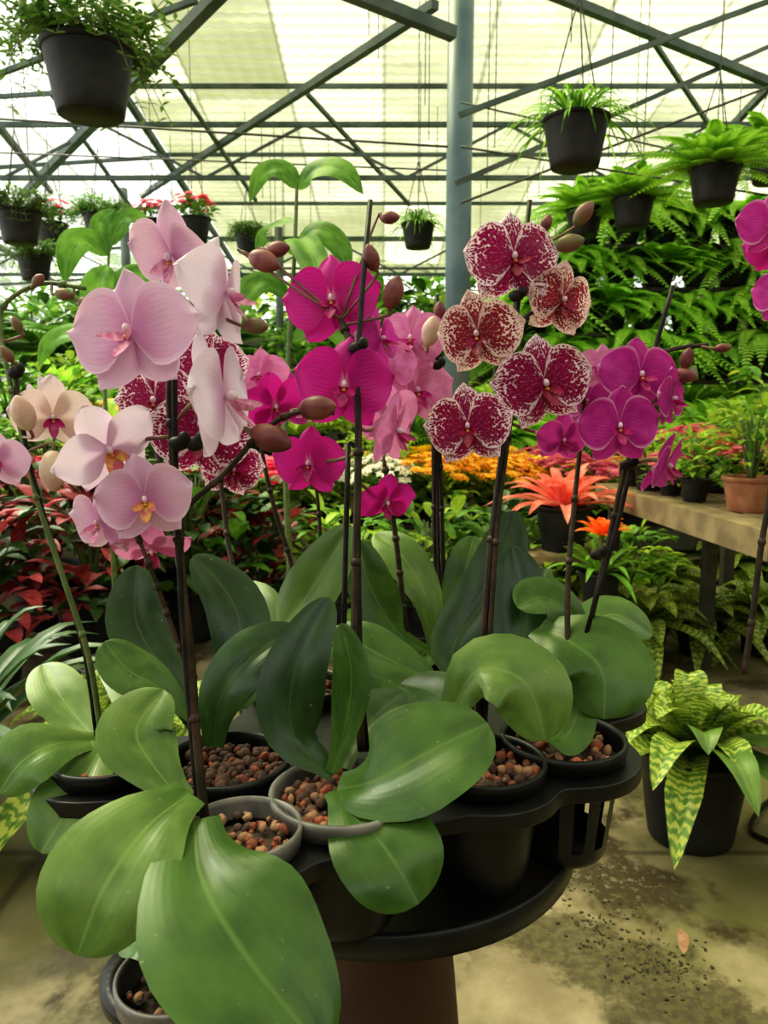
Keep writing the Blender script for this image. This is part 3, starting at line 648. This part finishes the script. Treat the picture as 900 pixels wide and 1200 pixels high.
# ------------------------------------------------------------ roof
def rz(y): return 3.9+(5.5-y)*.11
def roofmat(name,a,b,tr):
    t=NT(name); o=t.obj(); n=t.noise(o,1.1,4); s=t.n('ShaderNodeSeparateXYZ'); t.t.links.new(o,s.inputs[0])
    cell=t.n('ShaderNodeTexWhiteNoise',noise_dimensions='2D'); cb=t.n('ShaderNodeCombineXYZ')
    t.set(cb.inputs[0],t.math('FLOOR',t.math('DIVIDE',s.outputs[0],.82))); t.set(cb.inputs[1],t.math('FLOOR',t.math('DIVIDE',s.outputs[1],2.4))); t.t.links.new(cb.outputs[0],cell.inputs[0])
    st=t.noise(t.scl(o,(1,9,1)),3.0,3)
    f=t.math('ADD',t.math('ADD',t.math('MULTIPLY',n,.5),t.math('MULTIPLY',cell.outputs[0],.42)),t.math('MULTIPLY',st,.3))
    slat=t.ss(t.math('SINE',t.math('MULTIPLY',s.outputs[1],6.283/.13)),-.3,.5)
    col=t.mix(t.ss(f,.35,.85),a,b); col=t.mix(t.math('MULTIPLY',slat,.5),col,tuple(c*.38 for c in b))
    rib=t.ss(t.math('SINE',t.math('MULTIPLY',s.outputs[0],6.283/.123)),.2,.9); col=t.mix(t.math('MULTIPLY',rib,.22),col,tuple(c*.4 for c in b))
    fr=t.math('ABSOLUTE',t.math('SUBTRACT',t.math('FRACT',t.math('DIVIDE',s.outputs[0],.82)),.5)); col=t.mix(t.math('MULTIPLY',t.ss(fr,.47,.49),.5),col,(.07,.08,.04))
    T=t.n('ShaderNodeBsdfTransparent'); t.set(T.inputs[0],col); D=t.n('ShaderNodeBsdfTranslucent'); t.set(D.inputs[0],col); G=t.n('ShaderNodeBsdfDiffuse'); t.set(G.inputs[0],col)
    m1=t.n('ShaderNodeMixShader'); m1.inputs[0].default_value=.25; t.t.links.new(D.outputs[0],m1.inputs[1]); t.t.links.new(G.outputs[0],m1.inputs[2])
    m2=t.n('ShaderNodeMixShader'); m2.inputs[0].default_value=tr; t.t.links.new(m1.outputs[0],m2.inputs[1]); t.t.links.new(T.outputs[0],m2.inputs[2]); t.t.links.new(m2.outputs[0],t.out.inputs[0]); return t.m
RM=roofmat('fiberglass_roof_green',(.20,.225,.095),(.60,.62,.43),.72); RM2=roofmat('fiberglass_roof_white',(.40,.44,.36),(.86,.88,.84),.75)
mb=MB()
def strip(x0,x1,z,mat,zs=0):
    rows=[]; n=int((x1-x0)/.0205)
    for yy in (-3,0,3,6,9,12.5):
        rows.append([V((x0+(x1-x0)*j/n,yy,rz(yy)+z+zs*(x0+(x1-x0)*j/n-x1)+.005*math.sin(j*.0205*6.283/.123))) for j in range(n+1)])
    mb.grid(rows,mat)
strip(-2.2,4.9,0,RM); strip(-7.5,-2.2,0,RM2,.06)
mb.obj('ceiling')
mb=MB()
for i in range(10): 
    y=.4+i*1.3; mb.box((-7.4,y,rz(y)-.06-.31),(-2.2,y,rz(y)-.06),.028,.035,M_steel); mb.box((-2.2,y,rz(y)-.04),(4.5,y,rz(y)-.04),.028,.035,M_steel)
for x in (-5.,-2.2,3.2): mb.box((x,-1,rz(-1)-.10-max(0,(-2.2-x)*.06)),(x,12.3,rz(12.3)-.10-max(0,(-2.2-x)*.06)),.05,.06,M_steel)
for y in (7.2,10.2):
    zt=rz(y)-.16; zb=zt-.5
    mb.box((-7,y,zb),(4.2,y,zb),.035,.04,M_steel); mb.box((-7,y,zt-.05),(4.2,y,zt-.05),.035,.04,M_steel)
    x=-7
    while x<4: mb.box((x,y,zb),(x+.9,y,zt-.05),.022,.022,M_steel); mb.box((x+.9,y,zt-.05),(x+1.8,y,zb),.022,.022,M_steel); x+=1.8
def beam(a,b,w): mb.box(W(*a),W(*b),w,w,M_steel)
beam((265,-15,4.3),(28,228,8.5),.07); beam((510,5,4.3),(165,230,9.0),.05); beam((400,-12,3.7),(532,40,4.0),.06); beam((640,-10,4.3),(910,100,5.2),.05)
beam((538,135,4.15),(905,0,4.4),.028); beam((535,215,4.15),(900,55,5.2),.03); beam((60,110,6.5),(155,245,8),.03); beam((205,95,6),(300,235,8),.03); beam((-20,125,4.6),(60,225,8),.04)
beam((360,110,6),(480,240,8),.03); beam((760,40,5),(860,190,7),.03); beam((-10,90,5),(230,0,4.2),.03)
mb.obj('roof_truss',flat=True)
mb=MB(); pp=W(533,480,4.15); pp.y=4.85; pp.x=W(533,480,4.9).x; mb.tube([V((pp.x,pp.y,0)),V((pp.x,pp.y,rz(pp.y)-.06))],.077,M_post,24); mb.tube([V((pp.x,pp.y,0)),V((pp.x,pp.y,.02))],.13,M_post,24)
mb.obj('support_post')
for px,d in ((155,8.6),(905,7.9),(330,9.9)):
    mb=MB(); p=W(px,480,d); mb.tube([V((p.x,p.y,0)),V((p.x,p.y,rz(p.y)-.15-max(0,(-2.2-p.x)*.06)))],.05,M_steel,12); mb.obj('support_post')
mb=MB()
for a,b,r in [((-20,138,4),(525,172,4.1),.006),((540,172,4.1),(920,232,4.6),.006),((-20,178,5),(530,200,5),.005),((540,238,4.2),(920,95,4.2),.007),((540,120,4.2),(920,205,4.0),.005)]: mb.tube([W(*a),W(*b)],r,M_wire,6)
mb.obj('irrigation_pipe')
mb=MB()
for i in range(34):
    px=R.uniform(20,890); d=R.uniform(4.5,9); p=W(px,300,d); z1=rz(p.y)-.06-max(0,(-2.2-p.x)*.06); mb.tube([V((p.x,p.y,z1-R.uniform(.5,1.4))),V((p.x,p.y,z1))],.004,M_wire,4)
mb.obj('hanging_wires')
def hang(px,py,wpx,d,kind,r=None):
    mb=MB(); c=W(px,py,d); r=wpx/900*d/2; h=r*1.4; pot(mb,V((0,0,0)),r,h,M_pot2,fill=None,taper=.72)
    top=rz(c.y)-.06-c.z-max(0,(-2.2-c.x)*.06)
    for k in range(3):
        a=k*2.094+.5; e=V((r*math.cos(a),r*math.sin(a),0)); mb.tube([e,V((0,0,min(top,r*3.5))),V((0,0,top))] ,.003,M_wire,5)
    if kind=='fern': fern(mb,-.02,80,r*3.4,.65,lo=.15,hi=1.5)
    elif kind=='trail':
        bush(mb,-.02,260,r*1.8,r*.95,r*.36,.32,[L_gry,L_gry,L_bush],inner=0)
        for k in range(90):
            a=R.random()*6.283; l=r*R.uniform(.8,2.2); e=V((math.cos(a),math.sin(a),0)); pts=cr([V((0,0,0))+e*r*.6,e*(r*1.05)+up*r*R.uniform(.1,.8),e*(r*1.1+l*.42)+up*l*R.uniform(-.6,.5)],9); mb.tube(pts,(.003,.0015),M_stemg,3)
            for i in range(1,9):
                for sg in (-1,1):
                    dd=(e.cross(up)*sg+e*.4+up*R.uniform(-.3,.5)).normalized(); mb.leaf([pts[i],pts[i]+dd*r*.13,pts[i]+dd*r*.26-up*r*.04],r*.10,R.choice([L_gry,L_bush]),hint=up,n=3,m=3,prof='lanc')
        if kind=='trail' and wpx>90: blooms(mb,0,14,r*1.9,r*.9,.02,FL['pinkf'])
    elif kind=='spider':
        rosette(mb,-.02,120,r*2.7,r*.09,[L_fern,L_bush],lo=.15,hi=1.3,arch=1.3,nn=7,mm=3)
    elif kind=='red': bush(mb,-.02,80,r*1.3,r*1.0,r*.6,.5,[L_bush]); blooms(mb,.0,26,r*1.4,r*1.2,.035,FL['red'])
    mb.obj('hanging_'+{'fern':'fern','trail':'trailing_plant','spider':'spider_plant','red':'red_flower'}[kind]+'_basket',c)
hang(103,58,106,2.6,'trail'); hang(675,140,78,3.2,'spider'); hang(838,195,60,3.9,'fern'); hang(742,232,50,5.2,'fern'); hang(490,262,40,5,'spider')
hang(22,248,52,4.5,'trail'); hang(118,252,42,5.5,'trail'); hang(228,256,38,5.6,'red'); hang(685,245,44,5.6,'fern'); hang(180,258,30,6.2,'red'); hang(60,262,38,6,'red'); hang(905,175,54,4.5,'fern'); hang(40,300,40,5.2,'trail'); hang(290,275,30,7,'trail')
# ------------------------------------------------------------ shell
def floor_mat():
    t=NT('stained_concrete'); o=t.obj(); n=t.noise(o,1.6,6,.6); n2=t.noise(o,6,6,.65); n3=t.noise(o,60,4,.7); n4=t.noise(t.scl(o,(1.2,.9,1)),2.3,5,.65); n5=t.noise(o,2.8,5,.6)
    col=t.mix(t.ss(n2,.3,.7),(.20,.155,.09),(.37,.30,.19)); col=t.mix(t.math('MULTIPLY',t.ss(n,.42,.58),.8),col,(.125,.120,.035))
    col=t.mix(t.math('MULTIPLY',t.ss(n4,.50,.60),t.ss(n3,.25,.5)),col,(.055,.040,.018)); col=t.mix(t.math('MULTIPLY',t.ss(n3,.6,.8),.2),col,(.10,.085,.05))
    col=t.mix(t.math('MULTIPLY',t.ss(n5,.55,.62),.5),col,(.10,.085,.05))
    s=t.n('ShaderNodeSeparateXYZ'); t.t.links.new(o,s.inputs[0])
    for ax,off,per in ((0,.33,2.3),(1,.22,1.9)):
        fr=t.math('ABSOLUTE',t.math('SUBTRACT',t.math('FRACT',t.math('DIVIDE',t.math('ADD',s.outputs[ax],off+20),per)),.5)); col=t.mix(t.math('MULTIPLY',t.ss(fr,.008,.002),.7),col,(.05,.04,.02))
    # soil / moss drift across the slab near the stand
    dx=t.math('SUBTRACT',s.outputs[0],.42); dy=t.math('SUBTRACT',s.outputs[1],1.27); a=t.math('ADD',t.math('MULTIPLY',dx,.80),t.math('MULTIPLY',dy,-.6)); b2=t.math('ADD',t.math('MULTIPLY',dx,.6),t.math('MULTIPLY',dy,.8))
    rr=t.math('ADD',t.math('POWER',t.math('DIVIDE',t.math('ABSOLUTE',a),.34),2),t.math('POWER',t.math('DIVIDE',t.math('ABSOLUTE',b2),.10),2)); rr=t.math('ADD',rr,t.math('MULTIPLY',t.math('SUBTRACT',t.noise(o,14,5,.7),.5),4.0))
    col=t.mix(t.math('MULTIPLY',t.ss(rr,1.2,.4),.85),col,t.mix(t.ss(n3,.4,.6),(.045,.032,.015),(.10,.085,.03)))
    b=t.math('ADD',n2,t.math('MULTIPLY',n3,.15)); return t.fin(col,t.math('ADD',t.math('MULTIPLY',n2,.5),.3),bump=b,bs=.3,bd=.008,spec=.35)
mb=MB(); mb.grid([[V((x,y,0)) for x in (-9,6)] for y in (-3.2,16)],floor_mat()); mb.obj('floor')
M_wall=simple('mouldy_concrete_wall',(.10,.09,.06),(.18,.16,.11),2.5,.85,bump=.2)
mb=MB(); mb.box((-9,12.2,1.1),(4.7,12.2,1.1),.12,2.2,M_wall); mb.obj('wall_back',flat=True)
mb=MB(); mb.box((4.65,-3,1.6),(4.65,12.1,1.6),.12,3.2,M_wall); mb.obj('wall_right',flat=True)
mb=MB(); mb.box((-7.6,-3.1,1.6),(4.7,-3.1,1.6),.12,3.2,M_wall); mb.obj('wall_front_fill_blocker',flat=True)  # unseen wall behind the camera, added to cut the flat front fill light
for x,y,s in [(-10.2,14,1.8),(-8.2,14.2,2.0),(-6.3,14,1.9),(-4.4,14.2,1.9),(-2.5,14,1.8),(-.6,14.2,1.9),(1.4,14,1.8),(3.2,14.2,1.9)]: put(TR,x,y,0,s)
mb=MB()
for i in range(300):
    cxp,cyp=R.choice([(700,1085),(750,1115),(790,1140),(650,1030)]); p=onz(cxp+R.gauss(0,24),min(1250,cyp+R.gauss(0,18)),0.001); s_=R.uniform(.0008,.0025)
    mb.ell(p,(V((s_*R.uniform(1,2.5),0,0)),V((0,s_*R.uniform(1,2.5),0)),V((0,0,s_*.5))),R.choice([M_soil,M_moss,M_soil]),5,3)
mb.obj('soil_debris')
mb=MB(); p=onz(800,1105,.012); mb.leaf([p+V((-.01,-.03,0)),p+V((0,0,.012)),p+V((.01,.04,.0))],.02,M_chip3,hint=up,prof='lanc',n=8,m=5); mb.obj('dry_fallen_leaf')
mb=MB(); mb.tube([onz(a,b,.008) for a,b in ((1000,900),(915,930),(880,965),(900,985),(1000,1010))],.006,M_stake,8,res=30); mb.obj('drip_hose')
# ------------------------------------------------------------ light
w=bpy.data.worlds.new('sky'); sc.world=w; w.use_nodes=True; nt=w.node_tree; bg=nt.nodes['Background']; bg.inputs[0].default_value=(.97,.97,.94,1); bg.inputs[1].default_value=1.8
sl=bpy.data.lights.new('sun','SUN'); sl.energy=11; sl.angle=.6; sl.color=(1,.94,.83); so=bpy.data.objects.new('sun',sl); sc.collection.objects.link(so)
so.rotation_euler=(math.radians(-24),math.radians(-26),0); so.location=(-3,4,8)
sc.view_settings.view_transform='Standard'; sc.view_settings.exposure=0.2
try: sc.view_settings.look='Medium High Contrast'
except Exception as e: print('look',e)
